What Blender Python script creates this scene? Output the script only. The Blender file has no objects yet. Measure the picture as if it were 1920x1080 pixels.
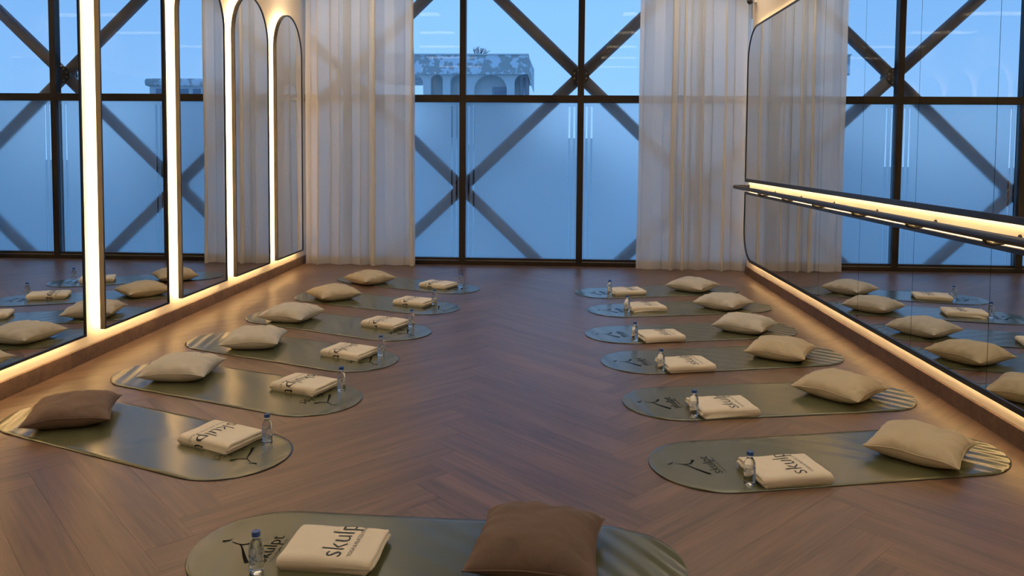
import bpy, bmesh, math, random
from mathutils import Vector, Matrix, noise
sc = bpy.context.scene
C = sc.collection
PI = math.pi

# ------------------------------------------------------------------ camera
F_PX, PPX, PPY, CAM_H = 1443.0, 960.0, 360.0, 1.5
VPX, VPY, ROLL = 1037.0, 284.0, 0.0105
def cam_axes():
    d = Vector(((VPX-PPX)/F_PX, (VPY-PPY)/F_PX, 1.0)).normalized()     # world Y seen in (right, down, forward)
    u = Vector((math.sin(ROLL), -math.cos(ROLL), 0.0)); u = (u - d*u.dot(d)).normalized()
    r = d.cross(u)
    if r.x < 0: r = -r
    return r, d, u
_r, _d, _u = cam_axes()
cam = bpy.data.objects.new('camera', bpy.data.cameras.new('camera'))
C.objects.link(cam)
right = Vector((_r.x, _d.x, _u.x)); down = Vector((_r.y, _d.y, _u.y)); fwd = Vector((_r.z, _d.z, _u.z))
m = Matrix.Identity(4)
for i in range(3):
    m[i][0] = right[i]; m[i][1] = -down[i]; m[i][2] = -fwd[i]
m.translation = Vector((0, 0, CAM_H))
cam.matrix_world = m
cam.data.sensor_width = 36.0
cam.data.lens = F_PX/1920*36.0
cam.data.shift_y = -(540-PPY)/1920
cam.data.clip_end = 500
sc.camera = cam
def px_ray(px, py):
    return right*((px-PPX)/F_PX) + down*((py-PPY)/F_PX) + fwd
def at_depth(px, py, Y):                      # a pixel's direction, met with a vertical plane across the room axis
    d = px_ray(px, py); t = Y/d.y
    return Vector((0, 0, CAM_H)) + d*t

# ------------------------------------------------------------------ sky, exposure
w = bpy.data.worlds.new('dusk_sky'); sc.world = w; w.use_nodes = True
nt = w.node_tree; nt.nodes.clear()
out = nt.nodes.new('ShaderNodeOutputWorld'); bg = nt.nodes.new('ShaderNodeBackground')
tc = nt.nodes.new('ShaderNodeTexCoord'); sp = nt.nodes.new('ShaderNodeSeparateXYZ'); cr = nt.nodes.new('ShaderNodeValToRGB')
nt.links.new(tc.outputs['Generated'], sp.inputs[0]); nt.links.new(sp.outputs['Z'], cr.inputs[0])
cr.color_ramp.elements[0].position = 0.0; cr.color_ramp.elements[0].color = (0.29, 0.58, 1.02, 1)
cr.color_ramp.elements[1].position = 0.5; cr.color_ramp.elements[1].color = (0.15, 0.41, 0.92, 1)
nt.links.new(cr.outputs[0], bg.inputs['Color']); bg.inputs['Strength'].default_value = 1.0
nt.links.new(bg.outputs[0], out.inputs['Surface'])
vs = sc.view_settings
vs.view_transform = 'Standard'; vs.look = 'None'; vs.gamma = 1.0; vs.use_curve_mapping = False; vs.exposure = 0.3
cy = sc.cycles
cy.max_bounces = 14; cy.diffuse_bounces = 5; cy.glossy_bounces = 8; cy.transmission_bounces = 12; cy.transparent_max_bounces = 24
cy.sample_clamp_indirect = 6.0; cy.use_denoising = True; cy.caustics_reflective = True; cy.caustics_refractive = True
LED = 62.0                                    # radiance of the LED tape
BAR = 11.0                                    # radiance of the linear ceiling lights

# room sizes (metres)
XL, XR, YW, YB, ZC = -3.275, 2.42, 10.08, -2.2, 3.95

# ------------------------------------------------------------------ materials
def mat(name):
    M = bpy.data.materials.new(name); M.use_nodes = True
    nt = M.node_tree; nt.nodes.clear()
    o = nt.nodes.new('ShaderNodeOutputMaterial')
    return M, nt, o
def N(nt, kind, **kw):
    n = nt.nodes.new(kind)
    for k, v in kw.items():
        if k.startswith('i_'):
            n.inputs[k[2:].replace('_', ' ')].default_value = v
        else: setattr(n, k, v)
    return n
def principled(name, col, rough=0.5, metal=0.0, spec=0.5, bump=None, vary=None, sheen=0.0):
    """bump = (scale, strength, distance); vary = (scale, amount)"""
    M, nt, o = mat(name)
    p = N(nt, 'ShaderNodeBsdfPrincipled')
    p.inputs['Base Color'].default_value = (*col, 1); p.inputs['Roughness'].default_value = rough
    p.inputs['Metallic'].default_value = metal; p.inputs['Specular IOR Level'].default_value = spec
    if sheen: p.inputs['Sheen Weight'].default_value = sheen
    tc = N(nt, 'ShaderNodeTexCoord')
    if vary:
        n = N(nt, 'ShaderNodeTexNoise'); n.inputs['Scale'].default_value = vary[0]; n.inputs['Detail'].default_value = 4
        nt.links.new(tc.outputs['Object'], n.inputs['Vector'])
        r = N(nt, 'ShaderNodeMapRange'); r.inputs['To Min'].default_value = 1-vary[1]; r.inputs['To Max'].default_value = 1+vary[1]
        nt.links.new(n.outputs['Fac'], r.inputs['Value'])
        mx = N(nt, 'ShaderNodeMix', data_type='RGBA', blend_type='MULTIPLY'); mx.inputs[0].default_value = 1
        mx.inputs[6].default_value = (*col, 1); nt.links.new(r.outputs[0], mx.inputs[7])
        nt.links.new(mx.outputs[2], p.inputs['Base Color'])
    if bump:
        n = N(nt, 'ShaderNodeTexNoise'); n.inputs['Scale'].default_value = bump[0]; n.inputs['Detail'].default_value = 3
        nt.links.new(tc.outputs['Object'], n.inputs['Vector'])
        b = N(nt, 'ShaderNodeBump'); b.inputs['Strength'].default_value = bump[1]; b.inputs['Distance'].default_value = bump[2]
        nt.links.new(n.outputs['Fac'], b.inputs['Height']); nt.links.new(b.outputs[0], p.inputs['Normal'])
    nt.links.new(p.outputs[0], o.inputs['Surface'])
    return M
def emission(name, col, s):
    M, nt, o = mat(name)
    e = N(nt, 'ShaderNodeEmission'); e.inputs['Color'].default_value = (*col, 1); e.inputs['Strength'].default_value = s
    nt.links.new(e.outputs[0], o.inputs['Surface']); return M
def clear_glass(name, tint, ior=1.5):
    M, nt, o = mat(name)
    t = N(nt, 'ShaderNodeBsdfTransparent'); t.inputs[0].default_value = (*tint, 1)
    g = N(nt, 'ShaderNodeBsdfGlossy'); g.inputs['Roughness'].default_value = 0.0
    f = N(nt, 'ShaderNodeFresnel'); f.inputs['IOR'].default_value = ior
    ge = N(nt, 'ShaderNodeNewGeometry')
    inv = N(nt, 'ShaderNodeMath', operation='SUBTRACT'); inv.inputs[0].default_value = 1.0
    nt.links.new(ge.outputs['Backfacing'], inv.inputs[1])
    mu = N(nt, 'ShaderNodeMath', operation='MULTIPLY')
    nt.links.new(f.outputs[0], mu.inputs[0]); nt.links.new(inv.outputs[0], mu.inputs[1])
    mx = N(nt, 'ShaderNodeMixShader')
    nt.links.new(mu.outputs[0], mx.inputs[0]); nt.links.new(t.outputs[0], mx.inputs[1]); nt.links.new(g.outputs[0], mx.inputs[2])
    nt.links.new(mx.outputs[0], o.inputs['Surface']); return M
def frosted(name):
    M, nt, o = mat(name)
    r = N(nt, 'ShaderNodeBsdfRefraction'); r.inputs['IOR'].default_value = 1.3; r.inputs['Roughness'].default_value = 0.34
    r.inputs['Color'].default_value = (0.98, 0.99, 0.99, 1)
    d = N(nt, 'ShaderNodeBsdfTranslucent'); d.inputs[0].default_value = (0.95, 0.96, 0.97, 1)
    df = N(nt, 'ShaderNodeBsdfDiffuse'); df.inputs[0].default_value = (0.55, 0.56, 0.57, 1)
    a = N(nt, 'ShaderNodeMixShader'); a.inputs[0].default_value = 0.16
    b = N(nt, 'ShaderNodeMixShader'); b.inputs[0].default_value = 0.04
    nt.links.new(r.outputs[0], a.inputs[1]); nt.links.new(d.outputs[0], a.inputs[2])
    nt.links.new(a.outputs[0], b.inputs[1]); nt.links.new(df.outputs[0], b.inputs[2])
    nt.links.new(b.outputs[0], o.inputs['Surface']); return M
def sheer(name, col, see):
    M, nt, o = mat(name)
    d = N(nt, 'ShaderNodeBsdfDiffuse'); d.inputs[0].default_value = (*col, 1)
    t = N(nt, 'ShaderNodeBsdfTranslucent'); t.inputs[0].default_value = (*col, 1)
    tr = N(nt, 'ShaderNodeBsdfTransparent')
    tc = N(nt, 'ShaderNodeTexCoord'); mp = N(nt, 'ShaderNodeMapping'); mp.inputs['Scale'].default_value = (90, 90, 2.0)
    n = N(nt, 'ShaderNodeTexNoise'); n.inputs['Scale'].default_value = 1.0; n.inputs['Detail'].default_value = 2
    nt.links.new(tc.outputs['Object'], mp.inputs[0]); nt.links.new(mp.outputs[0], n.inputs['Vector'])
    b = N(nt, 'ShaderNodeBump'); b.inputs['Strength'].default_value = 0.08; b.inputs['Distance'].default_value = 0.002
    nt.links.new(n.outputs['Fac'], b.inputs['Height']); nt.links.new(b.outputs[0], d.inputs['Normal'])
    a = N(nt, 'ShaderNodeMixShader'); a.inputs[0].default_value = 0.42
    nt.links.new(d.outputs[0], a.inputs[1]); nt.links.new(t.outputs[0], a.inputs[2])
    q = N(nt, 'ShaderNodeMixShader'); q.inputs[0].default_value = see
    nt.links.new(a.outputs[0], q.inputs[1]); nt.links.new(tr.outputs[0], q.inputs[2])
    nt.links.new(q.outputs[0], o.inputs['Surface']); return M
def mirror_mat(name):
    M, nt, o = mat(name)
    g = N(nt, 'ShaderNodeBsdfGlossy'); g.inputs['Roughness'].default_value = 0.0; g.inputs['Color'].default_value = (0.80, 0.82, 0.83, 1)
    nt.links.new(g.outputs[0], o.inputs['Surface']); return M
def wood(name, c0, c1, rough, rand=0.25, spec=0.5):
    M, nt, o = mat(name)
    p = N(nt, 'ShaderNodeBsdfPrincipled'); p.inputs['Specular IOR Level'].default_value = spec
    tc = N(nt, 'ShaderNodeTexCoord'); oi = N(nt, 'ShaderNodeObjectInfo')
    ofs = N(nt, 'ShaderNodeVectorMath', operation='SCALE'); ofs.inputs[0].default_value = (37.0, 11.0, 5.0)
    nt.links.new(oi.outputs['Random'], ofs.inputs['Scale'])
    ad = N(nt, 'ShaderNodeVectorMath', operation='ADD')
    nt.links.new(tc.outputs['Object'], ad.inputs[0]); nt.links.new(ofs.outputs[0], ad.inputs[1])
    mp = N(nt, 'ShaderNodeMapping'); mp.inputs['Scale'].default_value = (1.8, 44.0, 44.0)
    nt.links.new(ad.outputs[0], mp.inputs[0])
    n1 = N(nt, 'ShaderNodeTexNoise'); n1.inputs['Scale'].default_value = 1.0; n1.inputs['Detail'].default_value = 7; n1.inputs['Roughness'].default_value = 0.62; n1.inputs['Distortion'].default_value = 0.7
    nt.links.new(mp.outputs[0], n1.inputs['Vector'])
    mp2 = N(nt, 'ShaderNodeMapping'); mp2.inputs['Scale'].default_value = (0.9, 7.0, 7.0)
    nt.links.new(ad.outputs[0], mp2.inputs[0])
    n2 = N(nt, 'ShaderNodeTexNoise'); n2.inputs['Scale'].default_value = 1.0; n2.inputs['Detail'].default_value = 3; n2.inputs['Distortion'].default_value = 1.2
    nt.links.new(mp2.outputs[0], n2.inputs['Vector'])
    mixf = N(nt, 'ShaderNodeMath', operation='MULTIPLY_ADD'); mixf.inputs[1].default_value = 0.55
    nt.links.new(n1.outputs['Fac'], mixf.inputs[0])
    hf = N(nt, 'ShaderNodeMath', operation='MULTIPLY'); hf.inputs[1].default_value = 0.45
    nt.links.new(n2.outputs['Fac'], hf.inputs[0]); nt.links.new(hf.outputs[0], mixf.inputs[2])
    cr = N(nt, 'ShaderNodeValToRGB')
    cr.color_ramp.elements[0].position = 0.32; cr.color_ramp.elements[0].color = (*c0, 1)
    cr.color_ramp.elements[1].position = 0.68; cr.color_ramp.elements[1].color = (*c1, 1)
    nt.links.new(mixf.outputs[0], cr.inputs[0])
    rr = N(nt, 'ShaderNodeMapRange'); rr.inputs['To Min'].default_value = 1-rand; rr.inputs['To Max'].default_value = 1+rand
    nt.links.new(oi.outputs['Random'], rr.inputs['Value'])
    mx = N(nt, 'ShaderNodeMix', data_type='RGBA', blend_type='MULTIPLY'); mx.inputs[0].default_value = 1
    nt.links.new(cr.outputs[0], mx.inputs[6]); nt.links.new(rr.outputs[0], mx.inputs[7])
    nt.links.new(mx.outputs[2], p.inputs['Base Color'])
    r2 = N(nt, 'ShaderNodeMapRange'); r2.inputs['To Min'].default_value = rough-0.05; r2.inputs['To Max'].default_value = rough+0.1
    nt.links.new(n1.outputs['Fac'], r2.inputs['Value']); nt.links.new(r2.outputs[0], p.inputs['Roughness'])
    b = N(nt, 'ShaderNodeBump'); b.inputs['Strength'].default_value = 0.18; b.inputs['Distance'].default_value = 0.001
    nt.links.new(n1.outputs['Fac'], b.inputs['Height']); nt.links.new(b.outputs[0], p.inputs['Normal'])
    nt.links.new(p.outputs[0], o.inputs['Surface']); return M
def peeling(name):
    M, nt, o = mat(name)
    p = N(nt, 'ShaderNodeBsdfPrincipled'); p.inputs['Roughness'].default_value = 0.9
    tc = N(nt, 'ShaderNodeTexCoord'); n = N(nt, 'ShaderNodeTexNoise'); n.inputs['Scale'].default_value = 1.9; n.inputs['Detail'].default_value = 9; n.inputs['Roughness'].default_value = 0.6
    nt.links.new(tc.outputs['Object'], n.inputs['Vector'])
    cr = N(nt, 'ShaderNodeValToRGB'); cr.color_ramp.interpolation = 'LINEAR'
    cr.color_ramp.elements[0].position = 0.49; cr.color_ramp.elements[0].color = (0.42, 0.43, 0.42, 1)
    cr.color_ramp.elements[1].position = 0.53; cr.color_ramp.elements[1].color = (0.72, 0.76, 0.80, 1)
    nt.links.new(n.outputs['Fac'], cr.inputs[0]); nt.links.new(cr.outputs[0], p.inputs['Base Color'])
    nt.links.new(p.outputs[0], o.inputs['Surface']); return M
def bottle_label_mat(name):
    M, nt, o = mat(name)
    d = N(nt, 'ShaderNodeBsdfPrincipled'); d.inputs['Roughness'].default_value = 0.35
    t = N(nt, 'ShaderNodeBsdfTransparent')
    tc = N(nt, 'ShaderNodeTexCoord'); n = N(nt, 'ShaderNodeTexNoise'); n.inputs['Scale'].default_value = 95; n.inputs['Detail'].default_value = 1
    nt.links.new(tc.outputs['Object'], n.inputs['Vector'])
    cr = N(nt, 'ShaderNodeValToRGB')
    cr.color_ramp.elements[0].position = 0.40; cr.color_ramp.elements[0].color = (0.05, 0.12, 0.25, 1)
    cr.color_ramp.elements[1].position = 0.50; cr.color_ramp.elements[1].color = (0.75, 0.82, 0.88, 1)
    nt.links.new(n.outputs['Fac'], cr.inputs[0]); nt.links.new(cr.outputs[0], d.inputs['Base Color'])
    a = N(nt, 'ShaderNodeMixShader'); a.inputs[0].default_value = 0.62
    nt.links.new(d.outputs[0], a.inputs[1]); nt.links.new(t.outputs[0], a.inputs[2])
    nt.links.new(a.outputs[0], o.inputs['Surface']); return M
def water_mat(name):
    M, nt, o = mat(name)
    p = N(nt, 'ShaderNodeBsdfPrincipled'); p.inputs['Transmission Weight'].default_value = 1; p.inputs['IOR'].default_value = 1.33
    p.inputs['Roughness'].default_value = 0.0; p.inputs['Base Color'].default_value = (0.97, 0.99, 1.0, 1)
    nt.links.new(p.outputs[0], o.inputs['Surface']); return M

M_PLANK = wood('oak_vinyl_plank', (0.074, 0.043, 0.028), (0.215, 0.128, 0.081), 0.33, 0.10)
M_SUB = principled('dark_joint', (0.02, 0.015, 0.012), 0.9)
M_BASE = wood('baseboard_wood', (0.074, 0.043, 0.028), (0.200, 0.119, 0.075), 0.5, 0.06)
M_WALL = principled('cream_wall', (0.66, 0.56, 0.44), 0.85, bump=(60, 0.12, 0.002), vary=(9, 0.05))
M_CEIL = principled('ceiling_paint', (0.62, 0.58, 0.52), 0.9, vary=(2, 0.02))
M_BLACK = principled('black_powder_coat', (0.012, 0.012, 0.013), 0.38)
M_FRAME = principled('dark_bronze_frame', (0.022, 0.019, 0.017), 0.42)
M_MULL = principled('brown_black_aluminium', (0.020, 0.015, 0.011), 0.45, spec=0.4)
M_BEAD = principled('grey_aluminium_bead', (0.30, 0.32, 0.34), 0.4, metal=0.6)
M_BOX = principled('cream_mounting_box', (0.60, 0.53, 0.45), 0.8)
M_MIRROR = mirror_mat('silvered_mirror')
M_LED = emission('warm_led_tape', (1.0, 0.71, 0.36), LED*0.82)
M_LEDR = emission('warm_led_tape_barre', (1.0, 0.72, 0.38), LED)
M_GLASS = clear_glass('clear_glazing', (0.97, 0.985, 0.99))
M_FROST = frosted('frosted_film')
M_SHEER = sheer('sheer_curtain', (0.90, 0.86, 0.80), 0.10)
M_HEM = sheer('curtain_hem', (0.82, 0.77, 0.70), 0.02)
M_STEEL = principled('painted_steel_tube', (0.20, 0.20, 0.205), 0.45, vary=(3, 0.15))
M_STEELD = principled('dark_steel_node', (0.035, 0.035, 0.036), 0.5)
M_BOLT = principled('bright_bolt', (0.6, 0.55, 0.45), 0.35, metal=0.8)
M_MAT = principled('olive_mat_top', (0.090, 0.097, 0.050), 0.23, spec=0.75, bump=(700, 0.04, 0.0005), vary=(5, 0.05))
M_RUBBER = principled('black_rubber', (0.012, 0.012, 0.011), 0.6)
M_PRINT = principled('black_print', (0.012, 0.012, 0.014), 0.5)
M_PRINTM = principled('dark_mat_print', (0.006, 0.006, 0.005), 0.8, spec=0.08)
M_TOWEL = principled('cream_terry', (0.84, 0.76, 0.62), 0.95, bump=(900, 0.5, 0.002), vary=(30, 0.04), sheen=0.2)
M_BEIGE = principled('beige_cotton', (0.52, 0.445, 0.315), 0.85, bump=(10, 0.55, 0.02), vary=(6, 0.04))
M_STONE = principled('stone_cotton', (0.52, 0.49, 0.425), 0.85, bump=(10, 0.55, 0.02), vary=(6, 0.04))
M_BROWN = principled('brown_cotton', (0.135, 0.092, 0.074), 0.8, bump=(10, 0.55, 0.02), vary=(6, 0.05))
M_WATER = water_mat('clear_bottle_water')
M_CAP = principled('blue_plastic_cap', (0.022, 0.085, 0.33), 0.4)
M_LABEL = bottle_label_mat('bottle_label_film')
M_CONC = peeling('peeling_concrete')
M_RENDER = principled('pale_render', (0.62, 0.64, 0.64), 0.9, vary=(0.8, 0.12))
M_PIPE = principled('grey_pipe', (0.25, 0.26, 0.28), 0.6)
M_WINF = principled('grey_window_frame', (0.30, 0.34, 0.40), 0.6)
M_DARKGL = principled('dark_window_glass', (0.20, 0.24, 0.32), 0.15)
M_TWIG = principled('bare_twig_bark', (0.10, 0.085, 0.07), 0.9)
M_GROUND = principled('pale_sand_ground', (0.62, 0.60, 0.56), 0.95, vary=(0.1, 0.15))
M_PLASTIC = principled('white_plastic', (0.7, 0.68, 0.63), 0.5)

# ------------------------------------------------------------------ helpers
def link(name, me, mats, parent=None, loc=None, rot=None):
    o = bpy.data.objects.new(name, me); C.objects.link(o)
    for mm in (mats if isinstance(mats, (list, tuple)) else [mats]):
        if mm and mm.name not in [x.name for x in me.materials if x]: me.materials.append(mm)
    if loc: o.location = loc
    if rot is not None: o.rotation_euler = (0, 0, rot) if not isinstance(rot, tuple) else rot
    if parent: o.parent = parent
    return o
def mesh(name, vs, fs, smooth=False):
    me = bpy.data.meshes.new(name); me.from_pydata([tuple(v) for v in vs], [], fs); me.validate(); 
    bm = bmesh.new(); bm.from_mesh(me); bmesh.ops.recalc_face_normals(bm, faces=bm.faces)
    for f in bm.faces: f.smooth = smooth
    bm.to_mesh(me); bm.free(); me.update()
    return me
def part(name, vs, fs, mats, parent=None, smooth=False):       # world-space vertices, placed under an unrotated parent
    off = parent.location if parent else Vector((0, 0, 0))
    if parent and parent.parent: off = parent.parent.location + parent.location
    return link(name, mesh(name, [Vector(v)-off for v in vs], fs, smooth), mats, parent)
def from_bm(name, bm, mats, parent=None, smooth=False, loc=None, rot=None):
    me = bpy.data.meshes.new(name); bmesh.ops.recalc_face_normals(bm, faces=bm.faces)
    for f in bm.faces: f.smooth = smooth
    bm.to_mesh(me); bm.free()
    return link(name, me, mats, parent, loc, rot)
def box_vf(x0, x1, y0, y1, z0, z1):
    v = [(x0, y0, z0), (x1, y0, z0), (x1, y1, z0), (x0, y1, z0), (x0, y0, z1), (x1, y0, z1), (x1, y1, z1), (x0, y1, z1)]
    f = [(0, 3, 2, 1), (4, 5, 6, 7), (0, 1, 5, 4), (1, 2, 6, 5), (2, 3, 7, 6), (3, 0, 4, 7)]
    return v, f
def box(name, b, mats, parent=None, bev=0.0):
    v, f = box_vf(*b)
    o = part(name, v, f, mats, parent)
    if bev:
        bm = bmesh.new(); bm.from_mesh(o.data)
        bmesh.ops.bevel(bm, geom=list(bm.edges), offset=bev, segments=2, affect='EDGES', profile=0.5)
        bm.to_mesh(o.data); bm.free()
    return o
def empty(name, loc, rot=0.0):
    e = bpy.data.objects.new(name, None); C.objects.link(e); e.location = loc; e.rotation_euler = (0, 0, rot)
    e.empty_display_size = 0.1
    return e
def tag(o, label, cat, group=None):
    o['label'] = label; o['category'] = cat
    if group: o['group'] = group
    return o
def struct(o, label=None):
    o['kind'] = 'structure'
    if label: o['label'] = label
    return o
def tube_vf(p0, p1, r, n=14, cap=True):
    p0 = Vector(p0); p1 = Vector(p1); d = (p1-p0).normalized()
    a = d.cross(Vector((0, 0, 1)) if abs(d.z) < 0.9 else Vector((1, 0, 0))).normalized(); b = d.cross(a)
    vs = []
    for p in (p0, p1):
        for k in range(n):
            t = 2*PI*k/n; vs.append(p + a*(r*math.cos(t)) + b*(r*math.sin(t)))
    fs = [(k, (k+1) % n, n+(k+1) % n, n+k) for k in range(n)]
    if cap: fs += [tuple(range(n)), tuple(range(n, 2*n))]
    return vs, fs
def join_vf(lst):
    V, Fc = [], []
    for v, f in lst:
        o = len(V); V += list(v); Fc += [tuple(i+o for i in q) for q in f]
    return V, Fc
def path_tube_vf(pts, r, n=12):
    pts = [Vector(p) for p in pts]; vs = []; fs = []
    for i, p in enumerate(pts):
        d = (pts[min(i+1, len(pts)-1)] - pts[max(i-1, 0)]).normalized()
        a = d.cross(Vector((0, 0, 1))); a = a.normalized() if a.length > 1e-4 else Vector((1, 0, 0)); b = d.cross(a)
        for k in range(n):
            t = 2*PI*k/n; vs.append(p + a*(r*math.cos(t)) + b*(r*math.sin(t)))
    for i in range(len(pts)-1):
        for k in range(n): fs.append((i*n+k, i*n+(k+1) % n, (i+1)*n+(k+1) % n, (i+1)*n+k))
    fs += [tuple(range(n)), tuple(range((len(pts)-1)*n, len(pts)*n))]
    return vs, fs
def clip_poly(poly, axis, val, keep_less):
    res = []
    for i in range(len(poly)):
        a, b = poly[i], poly[(i+1) % len(poly)]
        ia = (a[axis] <= val) == keep_less or a[axis] == val; ib = (b[axis] <= val) == keep_less or b[axis] == val
        if ia: res.append(a)
        if ia != ib:
            t = (val-a[axis])/(b[axis]-a[axis]); res.append(tuple(a[k]+(b[k]-a[k])*t for k in range(2)))
    return res
def lathe_vf(prof, n=20):
    vs, fs = [], []
    for r, z in prof:
        for k in range(n):
            t = 2*PI*k/n; vs.append((r*math.cos(t), r*math.sin(t), z))
    for i in range(len(prof)-1):
        for k in range(n): fs.append((i*n+k, i*n+(k+1) % n, (i+1)*n+(k+1) % n, (i+1)*n+k))
    fs += [tuple(range(n)), tuple(range((len(prof)-1)*n, len(prof)*n))]
    return vs, fs

# ------------------------------------------------------------------ floor: herringbone planks
sub = box('floor', (XL-0.1, XR+0.4, YB-0.1, YW+0.15, -0.12, -0.008), M_SUB)
struct(sub, 'brown oak herringbone plank floor')
PLK_L, PLK_W, X0, S2 = 1.28, 0.183, 0.435, math.sqrt(2)
gap = 0.0004
def slab(poly, name):
    n = len(poly); v = [(p[0], p[1], 0.0) for p in poly] + [(p[0], p[1], -0.009) for p in poly]
    f = [tuple(range(n)), tuple(range(2*n-1, n-1, -1))] + [(i, (i+1) % n, n+(i+1) % n, n+i) for i in range(n)]
    return mesh(name, v, f)
full_poly = [(-PLK_L/2+gap, -PLK_W/2+gap), (PLK_L/2-gap, -PLK_W/2+gap), (PLK_L/2-gap, PLK_W/2-gap), (-PLK_L/2+gap, PLK_W/2-gap)]
full_me = slab(full_poly, 'plank')
FX0, FX1, FY0, FY1 = XL+0.002, XR+0.3, YB, YW-0.02
behind = []
for j in range(-5, 6):
    for k in range(-40, 90):
        for vert in (0, 1):
            if vert: cx, cyy = k*PLK_W + PLK_W/2 + j*PLK_L, (k+1)*PLK_W + PLK_L/2 - j*PLK_L
            else: cx, cyy = k*PLK_W + PLK_L/2 + j*PLK_L, k*PLK_W + PLK_W/2 - j*PLK_L
            wx, wy = X0 + (cx-cyy)/S2, (cx+cyy)/S2
            ang = PI/4 + (PI/2 if vert else 0)
            ca, sa = math.cos(ang), math.sin(ang)
            wp = [(wx + p[0]*ca - p[1]*sa, wy + p[0]*sa + p[1]*ca) for p in full_poly]
            xs = [p[0] for p in wp]; ys = [p[1] for p in wp]
            if max(xs) < FX0+0.005 or min(xs) > FX1-0.005 or max(ys) < FY0+0.005 or min(ys) > FY1-0.005: continue
            inside = min(xs) >= FX0 and max(xs) <= FX1 and min(ys) >= FY0 and max(ys) <= FY1
            if not inside:
                q = wp
                for ax, val, less in ((0, FX0, False), (0, FX1, True), (1, FY0, False), (1, FY1, True)):
                    if len(q) >= 3: q = clip_poly(q, ax, val, less)
                if len(q) < 3: continue
                area = abs(sum(q[i][0]*q[(i+1) % len(q)][1]-q[(i+1) % len(q)][0]*q[i][1] for i in range(len(q))))/2
                if area < 0.0005: continue
                lp = [((p[0]-wx)*ca + (p[1]-wy)*sa, -(p[0]-wx)*sa + (p[1]-wy)*ca) for p in q]
                me = slab(lp, 'plank')
            else: me = full_me
            if max(ys) < 1.9 :
                behind.append((me, wx, wy, ca, sa)); continue
            o = link('plank', me, M_PLANK, sub); o.location = (wx, wy, 0); o.rotation_euler = (0, 0, ang)
V, Fc = [], []
for me, wx, wy, ca, sa in behind:
    o_ = len(V)
    V += [(wx + v.co.x*ca - v.co.y*sa, wy + v.co.x*sa + v.co.y*ca, v.co.z) for v in me.vertices]
    Fc += [tuple(i+o_ for i in p.vertices) for p in me.polygons]
o = link('remaining_planks', mesh('remaining_planks', V, Fc), M_PLANK, sub); o['kind'] = 'stuff'

# ------------------------------------------------------------------ walls, ceiling
struct(box('wall_left', (XL-0.15, XL, YB, YW+0.15, -0.1, ZC), M_WALL), 'cream wall behind the arched mirrors')
struct(box('wall_right', (XR, XR+0.6, YB, 9.66, -0.1, ZC), M_WALL), 'cream wall behind the barre mirrors')
struct(box('wall_return', (XR+0.25, XR+0.6, 9.66, YW+0.15, -0.1, ZC), M_WALL), 'cream wall return behind the curtain')
struct(box('wall_back', (XL-0.15, XR+0.6, YB-0.15, YB, -0.1, ZC), M_WALL), 'cream wall at the back of the room')
struct(box('ceiling', (XL-0.15, XR+0.6, YB-0.15, YW+0.15, ZC, ZC+0.12), M_CEIL), 'pale ceiling')
bl = struct(empty('baseboard_left', (XL, YB, 0)), 'brown wooden baseboard under the arched mirrors')
y = YB
while y < 9.95:
    y1 = min(y+2.4, 10.03)
    box('board', (XL-0.002, XL+0.022, y+0.0006, y1-0.0006, 0.0, 0.105), M_BASE, bl, 0.0015); y = y1
br = struct(empty('baseboard_right', (XR, YB, 0)), 'brown wooden baseboard under the barre mirrors')
y = 9.662
while y > YB+0.1:
    y0 = max(y-2.44, YB)
    box('board', (XR-0.022, XR+0.002, y0+0.0006, y-0.0006, 0.0, 0.098), M_BASE, br, 0.0015); y = y0

# ------------------------------------------------------------------ glazed facade
win = struct(empty('window_1', (-0.4, YW, 0)), 'dark framed curtain wall glazing with frosted lower panes')
MULL = [-2.722, -1.185, 0.352, 1.889]
EDGE = [XL+0.0, *MULL, XR+0.25]
box('sill', (XL, XR+0.25, YW-0.05, YW+0.09, -0.01, 0.052), M_MULL, win)
box('glazing_bead', (XL, XR+0.25, YW-0.032, YW+0.02, 0.052, 0.060), M_BEAD, win)
box('bottom_rail', (XL, XR+0.25, YW-0.02, YW+0.05, 0.060, 0.088), M_MULL, win)
for i, x in enumerate(MULL):
    box('mullion', (x-0.040, x+0.040, YW-0.05, YW+0.07, 0.05, ZC), M_MULL, win, 0.003)
for i in range(len(EDGE)-1):
    a = EDGE[i] + (0.04 if i else 0); b = EDGE[i+1] - (0.04 if i < len(EDGE)-2 else 0)
    box('transom', (a, b, YW-0.05, YW+0.07, 2.133, 2.228), M_MULL, win, 0.003)
    box('glass_pane', (a, b, YW+0.004, YW+0.014, 2.228, ZC), M_GLASS, win)
    box('glass_pane', (a, b, YW+0.004, YW+0.014, 0.088, 2.133), M_GLASS, win)
    # frosted film with pairs of clear slits beside every mullion
    cuts = []
    if i: cuts += [a + 0.028, a + 0.093]
    if i < len(EDGE)-2: cuts += [b - 0.115, b - 0.052]
    x = a
    for c in sorted(cuts) + [None]:
        e = c if c is not None else b
        if e - x > 0.004: box('frosted_film', (x, e, YW-0.002, YW+0.003, 0.089, 2.132), M_FROST, win)
        if c is not None: 
            box('frosted_film', (c, c+0.024, YW-0.002, YW+0.003, 2.085, 2.132), M_FROST, win)
            x = c + 0.024

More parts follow.
